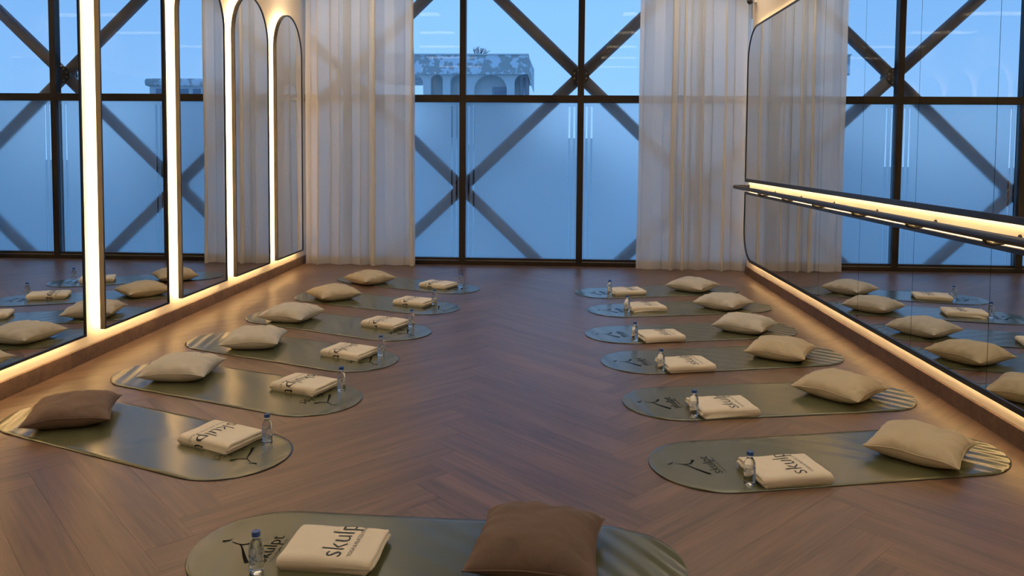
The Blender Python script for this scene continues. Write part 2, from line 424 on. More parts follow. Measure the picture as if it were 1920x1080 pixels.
# ------------------------------------------------------------------ steel diagrid outside
YD = 10.30
dg = tag(empty('steel_diagrid', (0.348, YD, -0.5)), 'grey steel tube diagonal lattice bracing outside the glass facade', 'bracing')
NX, NZ, DX, DZ = 0.348, 2.495, 1.566, 1.491
def node(i, j): return Vector((NX + i*DX, YD, NZ + j*DZ))
for i in range(-5, 6):
    for j in range(-2, 2):
        if (i + j) % 2: continue
        p = node(i, j)
        v, f = tube_vf(p + Vector((0, -0.085, 0)), p + Vector((0, 0.10, 0)), 0.115, 20)
        nd = part('node', v, f, M_STEELD, dg)
        bl_ = []
        for k in range(8):
            t = 2*PI*(k+0.5)/8; c = p + Vector((0.085*math.cos(t), -0.09, 0.085*math.sin(t)))
            bl_.append(tube_vf(c, c + Vector((0, 0.012, 0)), 0.012, 6))
        v, f = join_vf(bl_); part('bolts', [Vector(q) for q in v], f, M_BOLT, nd)['kind'] = 'stuff'
        for s in (-1, 1):
            q = node(i+s, j+1); d = (q-p).normalized()
            v, f = tube_vf(p + d*0.09, q - d*0.09, 0.078, 16); part('brace', v, f, M_STEEL, dg, True)
for o in dg.children:
    if o.name.startswith('node'):
        for c in o.children: pass

# ------------------------------------------------------------------ outside: ground, roof pavilion, far blocks
tag(box('ground', (-300, 300, -150, 400, -5.3, -5.0), M_GROUND), 'pale sandy ground outside below the glass facade', 'ground')['kind'] = 'structure'
YP = 40.0
def P(px, py, Y=YP): return at_depth(px, py, Y)
s_ = YP/F_PX
pv = tag(empty('rooftop_pavilion', (P(880, 180).x, YP, -5)), 'pale building top with peeling concrete parapet and arched brackets', 'building')
xl, xr = -10.2, P(990, 105).x
zt, zb = P(880, 103).z, P(880, 139).z
# parapet with a battered right end
v = [(xl, YP, zb), (xr, YP, zb), (xr, YP, zt), (xl, YP, zt), (xl, YP+7, zb), (xr+0.15, YP+7, zb), (xr+0.15, YP+7, zt), (xl, YP+7, zt)]
f = [(0, 1, 2, 3), (1, 5, 6, 2), (5, 4, 7, 6), (4, 0, 3, 7), (3, 2, 6, 7), (0, 4, 5, 1)]
part('parapet', v, f, M_CONC, pv)
v = [(xr, YP+0.1, zt-0.02), (xr+0.17, YP+0.5, zt-0.62), (xr+0.17, YP+0.5, zb-0.55), (xr, YP+0.1, zb), (xr, YP+6, zt-0.02), (xr+0.17, YP+6, zt-0.62), (xr+0.17, YP+6, zb-0.55), (xr, YP+6, zb)]
part('end_cheek', v, [(0, 1, 2, 3), (4, 5, 6, 7), (0, 1, 5, 4), (1, 2, 6, 5), (2, 3, 7, 6), (3, 0, 4, 7)], M_CONC, pv)
box('coping', (xl-0.05, xr+0.03, YP-0.06, YP+7, zt, zt+0.06), M_RENDER, pv)
xw0 = P(795, 160).x
box('wall', (xw0, xr-0.35, YP+1.0, YP+6.5, -5, zb), M_RENDER, pv)
box('lower_block', (-12, 3.0, YP+0.6, YP+9, -5, 2.2), M_RENDER, pv)
def flare(cx, rl, rr):                          # column opening out into curved brackets under the parapet
    n = 7; hw, top = 0.2, zb
    def half(r): return [(hw, 1.8)] + [(hw + r*(1-math.cos(PI/2*k/n)), top - r + r*math.sin(PI/2*k/n)) for k in range(n+1)]
    poly = [(cx+q[0], q[1]) for q in half(rr)] + [(cx-q[0], q[1]) for q in half(rl)][::-1]
    nn = len(poly)
    v = [(q[0], YP+0.25, q[1]) for q in poly] + [(q[0], YP+1.02, q[1]) for q in poly]
    f = [tuple(range(nn)), tuple(range(nn, 2*nn))] + [(i, (i+1) % nn, nn+(i+1) % nn, nn+i) for i in range(nn)]
    part('arched_bracket', v, f, M_RENDER, pv)
for px, rl, rr in ((799, 0.5, 0.30), (836, 0.30, 0.40), (881, 0.40, 0.80), (957, 0.80, 0.42)): flare(P(px, 150).x, rl, rr)
wa, wb, wt = P(921, 160).x, P(955, 160).x, P(930, 160.5).z
wf = box('window', (wa, wb, YP+0.93, YP+1.02, wt-1.4, wt), M_WINF, pv)
box('pane', (wa+0.14, wb-0.14, YP+0.90, YP+0.95, wt-1.3, wt-0.24), M_DARKGL, wf)
for px in (977, 988):
    c = P(px, 160); pp = part('vent_pipe', *tube_vf((c.x, YP+0.5, 1.0), (c.x, YP+0.5, P(px, 146).z), 0.11, 12), M_PIPE, pv)
    part('cowl', *tube_vf((c.x, YP+0.5, P(px, 149).z), (c.x, YP+0.5, P(px, 143).z), 0.15, 12), M_PIPE, pp)
# bare shrub on the roof
rng = random.Random(4)
bs = tag(empty('bare_shrub', (P(893, 103).x, YP+2.5, zt)), 'leafless twiggy shrub on top of the concrete parapet', 'shrub')
segs = []
def grow(p, d, L, r, lev):
    q = p + d*L; segs.append(tube_vf(p, q, r, 4, False))
    if lev == 0: return
    for _ in range(3 if lev > 1 else 2):
        nd = (d + Vector((rng.uniform(-.75, .85), rng.uniform(-.4, .4), rng.uniform(-.25, .5)))).normalized()
        grow(p + d*L*rng.uniform(.55, 1), nd, L*rng.uniform(.55, .85), r*0.68, lev-1)
for k in range(5):
    grow(Vector((P(890, 103).x + rng.uniform(-.25, .25), YP+2.5, zt-0.05)), Vector((rng.uniform(-.3, .6), 0, 1)).normalized(), 0.36, 0.017, 3)
v, f = join_vf(segs); part('twigs', v, f, M_TWIG, bs)
# roof hut seen in the arched mirrors
hut = tag(empty('roof_hut', (12.3, 40, -5)), 'low pale roof building with rounded top and small windows', 'building')
box('hut_wall', (11.2, 14.8, 39.5, 44, -5, 4.75), M_RENDER, hut)
box('roof_slab', (11.0, 15.0, 39.3, 44.2, 4.75, 5.15), M_CONC, hut, 0.12)
for k in range(5): box('window', (11.4+k*0.66, 11.8+k*0.66, 39.46, 39.55, 4.3, 4.62), M_DARKGL, hut)
tw = tag(empty('far_tower', (77, 96, -5)), 'distant pale tower with banded floors', 'building')
box('tower_body', (74.5, 81, 96, 106, -5, 16), M_RENDER, tw)
for k in range(18): box('window_band', (74.4, 80.6, 95.9, 96.1, -4+k*1.1, -3.5+k*1.1), M_DARKGL, tw)

# ------------------------------------------------------------------ arched mirrors on the left wall
def arch_pts(w, zbot, ztop, ins, n=28):
    hw = w/2 - ins; zc = ztop - w/2
    pts = [(-hw, zbot+ins), (hw, zbot+ins)]
    for k in range(n+1):
        t = PI*k/n; pts.append((hw*math.cos(t), zc + hw*math.sin(t)))
    return pts
def ring(outer, inner, x0, x1, yc):              # x0 = wall side, x1 = room side
    n = len(outer)
    V = [(x1, yc+a, b) for a, b in outer] + [(x1, yc+a, b) for a, b in inner] + [(x0, yc+a, b) for a, b in outer] + [(x0, yc+a, b) for a, b in inner]
    Fq = []
    for i in range(n):
        j = (i+1) % n
        Fq += [(i, j, n+j, n+i), (i, j, 2*n+j, 2*n+i), (n+i, n+j, 3*n+j, 3*n+i), (2*n+i, 2*n+j, 3*n+j, 3*n+i)]
    return V, Fq
def prism(poly, x0, x1, yc=0.0):
    n = len(poly)
    V = [(x1, yc+a, b) for a, b in poly] + [(x0, yc+a, b) for a, b in poly]
    return V, [tuple(range(n)), tuple(range(2*n-1, n-1, -1))] + [(i, (i+1) % n, n+(i+1) % n, n+i) for i in range(n)]
def ribbon(poly, x0, x1, yc=0.0):
    n = len(poly)
    V = [(x1, yc+a, b) for a, b in poly] + [(x0, yc+a, b) for a, b in poly]
    return V, [(i, (i+1) % n, n+(i+1) % n, n+i) for i in range(n)]
AW, AZ0, AZ1 = 0.925, 0.212, 3.10
ORD = ['farthest from', 'fourth', 'third', 'second', 'first']
XFR = -3.17
arch_y = [9.163, 8.012, 6.867, 5.721, 4.580, 3.435, 2.290]
names = ['nearest the window curtain', 'second from the window curtain', 'third from the window curtain', 'fourth from the window curtain',
         'fifth from the window curtain', 'sixth from the window curtain', 'seventh from the window curtain']
for yc, nm in zip(arch_y, names):
    a = tag(empty('arched_mirror', (XL, yc, AZ0)), 'tall black framed arched mirror with glowing edge, ' + nm, 'mirror', 'backlit arched mirrors')
    o0 = arch_pts(AW, AZ0, AZ1, 0); o1 = arch_pts(AW, AZ0, AZ1, 0.016)
    part('frame', *ring(o0, o1, XFR-0.036, XFR, yc), M_FRAME, a)
    part('mirror_glass', *prism(arch_pts(AW, AZ0, AZ1, 0.012), XFR-0.034, XFR-0.006, yc), M_MIRROR, a)
    bxp = arch_pts(AW, AZ0, AZ1, 0.075)
    part('mounting_box', *prism(bxp, XL-0.002, XFR-0.033, yc), M_BOX, a)
    part('led_strip' if yc > 4 else 'led_strip_offscreen', *ring(arch_pts(AW, AZ0, AZ1, 0.030), arch_pts(AW, AZ0, AZ1, 0.048), XFR-0.038, XFR-0.0355, yc), M_LED, a)

# ------------------------------------------------------------------ barre mirrors on the right wall
def rrect(y0, y1, z0, z1, rad, n=10):            # rad: radii at (y1,z1) and (y1,z0) corners
    rt, rb = rad
    pts = [(y0, z1), (y0, z0)]
    if rb > 0: pts += [(y1-rb + rb*math.sin(PI/2*k/n), z0+rb - rb*math.cos(PI/2*k/n)) for k in range(n+1)]
    else: pts += [(y1, z0)]
    if rt > 0: pts += [(y1-rt + rt*math.cos(PI/2*k/n), z1-rt + rt*math.sin(PI/2*k/n)) for k in range(n+1)]
    else: pts += [(y1, z1)]
    return pts
XF = 2.36
YE, YS = 9.615, -0.98
def barre_mirror(label, z0, z1, rad, lip_b, lip_t):
    e = tag(empty('wall_mirror', (XR, (YE+YS)/2, z0)), label, 'mirror', 'barre wall mirrors')
    lip = 0.010
    outer = rrect(YS, YE, z0, z1, rad)
    rt, rb = rad
    inner = rrect(YS+lip, YE-lip, z0+lip_b, z1-lip_t, (max(rt-0.02, 0), max(rb-0.02, 0)))
    part('frame', *ring(outer, inner, XF+0.030, XF, 0), M_BLACK, e)
    seam = [9.60-0.89*k for k in range(1, 12)]
    edges = [YE] + seam + [YS]
    gl = rrect(YS+lip-0.003, YE-lip+0.003, z0+lip_b-0.003, z1-lip_t+0.003, (max(rt-0.02, 0), max(rb-0.02, 0)))
    for k in range(len(edges)-1):
        hi, lo = edges[k]-0.0022, edges[k+1]+0.0022
        q = clip_poly(clip_poly(gl, 0, hi, True), 0, lo, False)
        if len(q) >= 3: part('mirror_panel', *prism(q, XF+0.028, XF+0.007), M_MIRROR, e)
    part('backing', *prism(rrect(YS+0.005, YE-0.005, z0+0.005, z1-0.005, (max(rt-.01, 0), max(rb-.01, 0))), XF+0.032, XF+0.026), M_BLACK, e)
    ib = 0.05
    part('mounting_box', *prism(rrect(YS+ib, YE-ib, z0+ib, z1-ib, (max(rt-ib, 0), max(rb-ib, 0))), XR+0.002, XF+0.029), M_BOX, e)
    i0, i1 = 0.016, 0.030
    q0 = rrect(YS+i0, YE-i0, z0+i0, z1-i0, (max(rt-i0, 0), max(rb-i0, 0))); q1 = rrect(YS+i1, YE-i1, z0+i1, z1-i1, (max(rt-i1, 0), max(rb-i1, 0)))
    part('led_strip', *ring(q0, q1, XF+0.0335, XF+0.0318, 0), M_LEDR, e)
barre_mirror('large upper wall mirror of joined panels above the barre', 1.146, 3.00, (0.40, 0), 0.040, 0.018)
barre_mirror('long lower wall mirror of joined panels below the barre', 0.190, 1.024, (0, 0.36), 0.032, 0.028)

# ballet barre
bz, bx_, r_ = 1.083, 2.235, 0.0235
ba = tag(empty('ballet_barre', (bx_, 4.0, 1.06)), 'black metal ballet barre running along the mirrored wall', 'barre')
pts = [(bx_, -0.9, bz), (bx_, 4, bz), (bx_, 9.58, bz)]
for k in range(1, 7):
    t = PI/2*k/6; pts.append((bx_ + 0.05*(1-math.cos(t)), 9.58 + 0.05*math.sin(t), bz))
pts += [(XR+0.004, 9.63, bz)]
part('rail', *path_tube_vf(pts, r_, 14), M_BLACK, ba, True)
for k in range(11):
    yb = 8.50 - 0.88*k
    if yb < -0.8: break
    bk = part('bracket', *path_tube_vf([(bx_, yb, bz-0.016), (bx_+0.012, yb, bz-0.036), (bx_+0.05, yb, bz-0.046), (XF+0.02, yb, bz-0.030), (XR+0.004, yb, bz-0.012)], 0.011, 8), M_BLACK, ba, True)
    part('wall_flange', *tube_vf((XR-0.004, yb, bz-0.012), (XR+0.002, yb, bz-0.012), 0.018, 12), M_BLACK, bk)

# ------------------------------------------------------------------ curtains
def curtain(label, x0, x1, seed, folds, flat_from, flat_to, group):
    rng = random.Random(seed)
    e = tag(empty('curtain', ((x0+x1)/2, 9.885, 0.0)), label, 'curtain', group)
    nz, nx = 34, 300
    W = x1-x0
    # irregular pleat phase along the width
    knots = [0.0]
    for k in range(folds*2): knots.append(knots[-1] + rng.uniform(0.45, 1.5))
    tot = knots[-1]; knots = [q/tot for q in knots]
    amps = [rng.uniform(0.55, 1.15) for _ in knots]
    def prof(t):
        for k in range(len(knots)-1):
            if t <= knots[k+1] or k == len(knots)-2:
                s = (t-knots[k])/(knots[k+1]-knots[k]); a = amps[k]
                return math.pi*(k+s), a + (amps[k+1]-a)*s
    def pos(i, z):
        t = i/(nx-1); h = z/ZC
        fl = 1.0
        if flat_from < t < flat_to: fl = 0.30
        edge = min(abs(t-flat_from), abs(t-flat_to))
        if edge < 0.05: fl = 0.30 + 0.70*(0.5 - 0.5*(edge/0.05) if flat_from < t < flat_to else 0.5 + 0.5*(edge/0.05))
        wob = 0.012*noise.noise((t*3.0, h*1.6, seed))
        ph, a = prof(min(max(t + wob, 0), 1))
        dep = a*fl*(0.078 + 0.020*(1-h))
        yy = dep*math.sin(ph) + 0.018*noise.noise((t*2.2+7, h*1.3, seed+3.0))
        xx = x0 + W*t + 0.52*dep*math.sin(2*ph) + 0.02*noise.noise((t*2, h*2.2, seed+9.0))*(1-h)
        sag = 0.020*(1-h)*(t-0.5)
        return Vector((xx+sag, 9.885+yy, z))
    def sheet(z0, z1, n, off, name, mm, thick=None):
        V = []; Fq = []
        for r in range(n+1):
            z = z0 + (z1-z0)*r/n
            for i in range(nx):
                p = pos(i, z); zz = z
                if r == 0 and z0 < 0.05: zz = z + 0.008*abs(noise.noise((i*0.05, 1.7, seed)))
                V.append((p.x, p.y + off, zz))
        for r in range(n):
            for i in range(nx-1): Fq.append((r*nx+i, r*nx+i+1, (r+1)*nx+i+1, (r+1)*nx+i))
        return part(name, V, Fq, mm, e, True)
    sheet(0.003, ZC, nz, 0.0, 'sheer_panel', M_SHEER)
    sheet(0.002, 0.105, 3, -0.0035, 'hem', M_HEM)
    return e
curtain('sheer cream floor length curtain beside the arched mirrors', XL+0.06, -1.79, 5, 6, 0.70, 0.93, 'sheer window curtains')
curtain('sheer cream floor length curtain beside the barre mirror wall', 1.085, 2.47, 12, 6, 0.04, 0.26, 'sheer window curtains')

# ------------------------------------------------------------------ mats, cushions, towels, bottles
MAT_L, MAT_W = 1.83, 0.61
def make_mat_mesh(seed):
    rng = random.Random(seed)
    nu, nv = 110, 30
    R = MAT_W/2
    ph = rng.uniform(0, 6); th = rng.uniform(0.5, 0.75); mid = rng.uniform(0.15, 0.6)
    V = []; Fq = []; top = []
    def z_at(u, v):
        k = max(0.0, (u-0.22)/0.69); k = k*k*(3-2*k) if k < 1 else 1
        q = u*math.cos(th) + v*math.sin(th)
        warp = 0.6*noise.noise((u*4, v*4, seed))
        a = 0.0024*k*math.sin(q*2*PI/0.085 + ph + warp*1.5)
        b = 0.0016*mid*math.sin((u*0.55+v*0.83)*2*PI/0.12 + ph*2 + warp*2) * math.exp(-((u-0.05)/0.4)**2)
        lift = 0.002*k*k
        c = 0.0012*noise.noise((u*2.2, v*3.0, seed+20))
        r2 = 0.0014*max(0, (-u-0.55)/0.35)*math.sin(u*2*PI/0.13+ph)
        return 0.0058 + a + b + c + lift + r2
    for i in range(nu+1):
        t = PI*i/nu
        s = -math.cos(t)
        u = s*MAT_L/2
        d = abs(u) - (MAT_L/2-R)
        hw = R if d <= 0 else math.sqrt(max(R*R-d*d, 0))
        hw = max(hw, 0.004)
        for j in range(nv+1):
            v = hw*(2*j/nv-1)
            eps = 0.0016*max(0, abs(2*j/nv-1)-0.985)/0.015
            V.append((u, v, z_at(u, v)-eps))
    for i in range(nu):
        for j in range(nv): Fq.append((i*(nv+1)+j, (i+1)*(nv+1)+j, (i+1)*(nv+1)+j+1, i*(nv+1)+j+1))
    ntop = len(Fq)
    loop = [i*(nv+1) for i in range(nu+1)] + [nu*(nv+1)+j for j in range(1, nv+1)] + [i*(nv+1)+nv for i in range(nu-1, -1, -1)] + [j for j in range(nv-1, 0, -1)]
    b0 = len(V)
    for q in loop:
        v = V[q]; V.append((v[0]*1.0015, v[1]*1.004, 0.0006))
    n = len(loop)
    for k in range(n): Fq.append((loop[k], b0+k, b0+(k+1) % n, loop[(k+1) % n]))
    Fq.append(tuple(range(b0+n-1, b0-1, -1)))
    me = bpy.data.meshes.new('mat_sheet'); me.from_pydata(V, [], Fq); me.update()
    me.materials.append(M_MAT); me.materials.append(M_RUBBER)
    for i, p in enumerate(me.polygons):
        p.use_smooth = i < ntop; p.material_index = 0 if i < ntop else 1
    return me, z_at

def text_vf(body, size, width=None, thin=0.0, spacing=1.0):
    cu = bpy.data.curves.new('t', 'FONT'); cu.body = body; cu.size = size; cu.align_x = 'LEFT'; cu.resolution_u = 3
    cu.offset = thin; cu.space_character = spacing
    ob = bpy.data.objects.new('t', cu); C.objects.link(ob)
    dg_ = bpy.context.evaluated_depsgraph_get(); dg_.update()
    me = bpy.data.meshes.new_from_object(ob.evaluated_get(dg_))
    vs = [v.co.copy() for v in me.vertices]; fs = [tuple(p.vertices) for p in me.polygons]
    bpy.data.objects.remove(ob); bpy.data.curves.remove(cu); bpy.data.meshes.remove(me)
    mx = max(v.x for v in vs); mn = min(v.x for v in vs)
    k = 1 if width is None else width/(mx-mn)
    return [Vector(((v.x-mn)*k, v.y, 0)) for v in vs], fs
def stroke_vf(pts, ws):                           # flat tapered brush stroke
    V = []; Fq = []
    for i, p in enumerate(pts):
        a = pts[max(i-1, 0)]; b = pts[min(i+1, len(pts)-1)]
        d = Vector((b[0]-a[0], b[1]-a[1])).normalized(); n = Vector((-d.y, d.x))*ws[i]/2
        V += [Vector((p[0]+n.x, p[1]+n.y, 0)), Vector((p[0]-n.x, p[1]-n.y, 0))]
    for i in range(len(pts)-1): Fq.append((2*i, 2*i+1, 2*i+3, 2*i+2))
    return V, Fq
def bez(p0, p1, p2, p3, n=14):
    r = []
    for k in range(n+1):
        t = k/n; a = (1-t)**3; b = 3*(1-t)**2*t; c = 3*(1-t)*t*t; d = t**3
        r.append((a*p0[0]+b*p1[0]+c*p2[0]+d*p3[0], a*p0[1]+b*p1[1]+c*p2[1]+d*p3[1]))
    return r
WORD = text_vf('skulpt', 0.122, 0.285, -0.0012)
TAGLINE = text_vf('YOGA & PILATES STUDIO', 0.0235, 0.245, -0.0002)
MWORD = text_vf('skulpt', 0.076, 0.195, -0.0007)
MTAG = text_vf('YOGA & PILATES STUDIO', 0.014, 0.170, 0.0)
def slice_fit(V, Fq, fn, step=0.012):             # cut a flat print into small pieces and lay it on a surface
    bm = bmesh.new()
    bv = [bm.verts.new(v) for v in V]
    for f in Fq:
        try: bm.faces.new([bv[i] for i in f])
        except ValueError: pass
    for ax in (0, 1):
        lo = min(v[ax] for v in V); hi = max(v[ax] for v in V); x = lo + step
        while x < hi:
            no = Vector((1, 0, 0)) if ax == 0 else Vector((0, 1, 0))
            bmesh.ops.bisect_plane(bm, geom=list(bm.verts)+list(bm.edges)+list(bm.faces), plane_co=no*x, plane_no=no); x += step
    for v in bm.verts: v.co = fn(v.co.x, v.co.y)
    return bm
def figure_vf():
    # small figure above the word: dot, thin arm, hooked thick stroke  (x = reading direction, y = up)
    L = []
    b = bez((0.034, 0.186), (0.022, 0.160), (0.004, 0.140), (0.030, 0.108)); b += bez((0.030, 0.108), (0.040, 0.098), (0.056, 0.094), (0.060, 0.082))[1:]
    L.append(stroke_vf(b, [0.003 + 0.003*min(1, i/10) + 0.011*max(0, (i-14)/14) for i in range(len(b))]))
    b = bez((0.016, 0.150), (0.004, 0.128), (-0.050, 0.110), (-0.106, 0.068)); L.append(stroke_vf(b, [0.003+0.013*(i/14)**1.3 for i in range(15)]))
    b = bez((0.034, 0.224), (0.034, 0.212), (0.040, 0.200), (0.054, 0.192), 8); L.append(stroke_vf(b, [0.011-0.008*(i/8) for i in range(9)]))
    return join_vf(L)
FIG = figure_vf()

def place_mat(label, x, y, ang, seed, group):
    e = tag(empty('yoga_mat', (x, y, 0.0), ang), label, 'yoga mat', group)
    me, z_at = make_mat_mesh(seed)
    link('mat_sheet', me, [], e)
    # reading direction = +v, letter tops towards -u (the aisle end)
    def on_mat(u0, v0):
        return lambda tx, ty: Vector((u0-ty, v0+tx, z_at(u0-ty, v0+tx)+0.0013))
    from_bm('printed_word', slice_fit(*MWORD, on_mat(-0.602, -0.10), 0.02), M_PRINTM, e)
    from_bm('printed_tagline', slice_fit(*MTAG, on_mat(-0.580, -0.095), 0.03), M_PRINTM, e)
    from_bm('printed_figure', slice_fit(*FIG, on_mat(-0.60, 0.0), 0.02), M_PRINTM, e)
    return e, z_at

def make_pillow(label, x, y, ang, seed, mm, group, size=0.42, thick=0.070, tilt=0.0, zb=0.0085):
    e = tag(empty('cushion', (x, y, zb), ang), label, 'cushion', group)
    n = 40; a = size/2
    V = []; Fq = []
    rng = random.Random(seed)
    crease = [(rng.uniform(-.8, .8), rng.uniform(-.8, .8), rng.uniform(0, PI), rng.uniform(.3, .8)) for _ in range(7)]
    def seamz(u, v):
        c = abs(u*v)
        return 0.064 + 0.010*noise.noise((u*1.3, v*1.3, seed)) - 0.012*c*c + tilt*(v+1)*0.5
    def xy(u, v):
        k = 0.085
        xx = a*u*(1 - k*(1-v*v)*u*u); yy = a*v*(1 - k*(1-u*u)*v*v)
        return xx + 0.006*noise.noise((u*2, v*2, seed+5)), yy + 0.006*noise.noise((u*2, v*2, seed+8))
    def shape(u, v):
        return (max(0, (1-abs(u)**2.4))*max(0, (1-abs(v)**2.4)))**0.5
    def wr(u, v):
        z = 0
        for cx, cy_, t, w_ in crease:
            d = (u-cx)*math.sin(t) - (v-cy_)*math.cos(t); l = (u-cx)*math.cos(t) + (v-cy_)*math.sin(t)
            z += -0.013*w_*math.exp(-(d/0.035)**2)*math.exp(-(l/0.35)**2)
        # gathers running in from the edges
        ed = max(abs(u), abs(v))
        g = math.sin((u if abs(v) > abs(u) else v)*15 + seed + 2*noise.noise((u*3, v*3, seed+2)))
        z += 0.0065*g*max(0, ed-0.55)/0.45
        z += 0.009*noise.noise((u*2.6, v*2.6, seed+31)) 
        return z
    for side in (1, -1):
        for i in range(n+1):
            for j in range(n+1):
                u = math.sin((2*i/n-1)*PI/2); v = math.sin((2*j/n-1)*PI/2)
                xx, yy = xy(u, v); s = shape(u, v)
                if side > 0: z = seamz(u, v) + thick*s + wr(u, v)*min(1, s*2.2)
                else: z = max(seamz(u, v)*(1 - min(1, 1.3*s**0.85)), 0.0) + 0.0 + 0.3*tilt*0
                V.append((xx, yy, z))
    off = (n+1)*(n+1)
    for i in range(n):
        for j in range(n):
            q = (i*(n+1)+j, (i+1)*(n+1)+j, (i+1)*(n+1)+j+1, i*(n+1)+j+1)
            Fq.append(q); Fq.append(tuple(off+k for k in q[::-1]))
    me = bpy.data.meshes.new('cover'); me.from_pydata(V, [], Fq); 
    bm = bmesh.new(); bm.from_mesh(me); bmesh.ops.remove_doubles(bm, verts=bm.verts, dist=0.00015)
    for f in bm.faces: f.smooth = True
    bm.to_mesh(me); bm.free()
    link('cover', me, mm, e)
    loop = []
    m_ = 22
    for s in range(4):
        for k in range(m_):
            t = -1 + 2*k/m_
            u, v = ((t, -1), (1, t), (-t, 1), (-1, -t))[s]
            xx, yy = xy(u, v); loop.append(Vector((xx*1.004, yy*1.004, seamz(u, v))))
    nl = len(loop); r = 0.0032; V = []; Fq = []
    for i, p in enumerate(loop):
        d = (loop[(i+1) % nl]-loop[i-1]).normalized(); aa = d.cross(Vector((0, 0, 1))).normalized(); b = d.cross(aa)
        for k in range(6):
            t = 2*PI*k/6; V.append(p + aa*(r*math.cos(t)) + b*(r*math.sin(t)))
    for i in range(nl):
        for k in range(6): Fq.append((i*6+k, i*6+(k+1) % 6, ((i+1) % nl)*6+(k+1) % 6, ((i+1) % nl)*6+k))
    link('piping', mesh('piping', V, Fq, True), mm, e)
    return e

def make_towel(label, x, y, ang, seed, group, flip=False, hu=0.178, hv=0.128, H=0.051, zb=0.006):
    e = tag(empty('folded_towel', (x, y, zb), ang), label, 'towel', group)
    # cross-section over u: smooth fold on the +u side, stacked folds on the -u side
    prof = []
    nb = 10
    for k in range(nb+1): prof.append((-hu + 0.012 + (2*hu-0.03)*k/nb, 0.0))
    for k in range(1, 9):
        t = -PI/2 + PI*k/9; prof.append((hu-0.022+0.022*math.cos(t), 0.5*H*0.94 + 0.5*H*0.94*math.sin(t)))
    for k in range(nb+1):
        s = k/nb; u = hu-0.022 - (2*hu-0.036)*s; prof.append((u, H*(0.94+0.06*math.sin(PI*s))))
    for lay in range(3):                                   # three stacked rounded edges
        zc = H*(5-2*lay)/6; rr = H/6
        for k in range(5):
            t = PI/2 + PI*(k+0.5)/5
            prof.append((-hu+0.014 + 0.012*math.cos(t) - 0.006*(1 if lay == 1 else 0) + 0.008*(1 if lay == 2 else 0), zc + rr*math.sin(t)))
    def topz(u):
        s = (hu-0.022-u)/(2*hu-0.036); s = min(max(s, 0), 1)
        z = H*(0.94+0.06*math.sin(PI*s))
        if u > hu-0.022:
            q = min((u-hu+0.022)/0.022, 1); z = 0.47*H + 0.47*H*math.sqrt(max(0, 1-q*q))
        return z
    def vr(v):
        q = abs(v)/hv
        return 1.0 if q < 0.80 else 0.45 + 0.55*math.sqrt(max(0, 1-((q-0.80)/0.20)**2))
    def nz(u, v): return 1 + 0.10*noise.noise((u*7, v*7, seed)) + 0.05*noise.noise((u*16, v*16, seed+4))
    nvs = 26; npf = len(prof); V = []; Fq = []
    for r in range(nvs+1):
        v = -hv*math.cos(PI*r/nvs)
        ins = 1 - 0.03*max(0, (abs(v)/hv-0.8)/0.2)**2
        for (u, z) in prof:
            zz = z*vr(v) + (H*0.5*(1-vr(v))*0.55 if z > 0.001 else 0.0*(1-vr(v)))
            wob = 0.006*noise.noise((v*9, z*30, seed+11)) if abs(u) > hu-0.03 else 0
            V.append((u*ins + wob, v + 0.004*noise.noise((u*8, 2.0, seed+6)), zz*nz(u, v) if z > 0.001 else 0.0))
    for r in range(nvs):
        for k in range(npf): Fq.append((r*npf+k, r*npf+(k+1) % npf, (r+1)*npf+(k+1) % npf, (r+1)*npf+k))
    Fq += [tuple(range(npf)), tuple(range(nvs*npf, (nvs+1)*npf))]
    sh = -1 if flip else 1
    o = link('cloth', mesh('cloth', [(sh*q[0], q[1], q[2]) for q in V], Fq, True), M_TOWEL, e)
    def lay(u0, v0):
        def fn(tx, ty):
            u = u0 - ty; v = v0 + tx; uu = sh*u; dz = 0
            if v > hv*0.985: dz = (v-hv*0.985); v = hv*0.985
            z = topz(uu)*vr(v) + H*0.5*(1-vr(v))*0.55
            return Vector((u, v + 0.004*noise.noise((uu*8, 2.0, seed+6)) + (0.0022 if dz else 0), max(z*nz(uu, v) + 0.0016 - dz, 0.004)))
        return fn
    from_bm('printed_word', slice_fit(*WORD, lay(0.055, -hv*0.86), 0.010), M_PRINT, e)
    from_bm('printed_tagline', slice_fit(*TAGLINE, lay(0.092, -hv*0.80), 0.012), M_PRINT, e)
    return e

BODY = [(0.0, 0.0008), (0.018, 0.0), (0.0235, 0.002), (0.0258, 0.008), (0.0258, 0.014), (0.0246, 0.018), (0.0258, 0.023), (0.0258, 0.036), (0.0246, 0.040), (0.0258, 0.044),
        (0.0258, 0.083), (0.0246, 0.088), (0.0255, 0.093), (0.0235, 0.104), (0.0185, 0.114), (0.0130, 0.121), (0.0118, 0.125), (0.0118, 0.131), (0.0145, 0.132), (0.0145, 0.1335), (0.0118, 0.134), (0.0, 0.134)]
_v, _f = lathe_vf([(max(r, 0.0004), z) for r, z in BODY], 20); ME_BODY = mesh('bottle_body', _v, _f, True)
cap_prof = [(0.0148, 0.1335), (0.0150, 0.136), (0.0150, 0.1475), (0.0135, 0.150), (0.0004, 0.1502)]
cv, cf = [], []
for r, z in cap_prof:
    for k in range(40):
        t = 2*PI*k/40; rr = r*(1.0 if (k % 2 or z > 0.149) else 0.962); cv.append((rr*math.cos(t), rr*math.sin(t), z))
for i in range(len(cap_prof)-1):
    for k in range(40): cf.append((i*40+k, i*40+(k+1) % 40, (i+1)*40+(k+1) % 40, (i+1)*40+k))
cf += [tuple(range(40)), tuple(range(160, 200))]
ME_CAP = mesh('cap', cv, cf)
_v, _f = lathe_vf([(0.0262, 0.046), (0.0262, 0.081)], 24); ME_LAB = mesh('label_band', _v, _f[:-2], True)
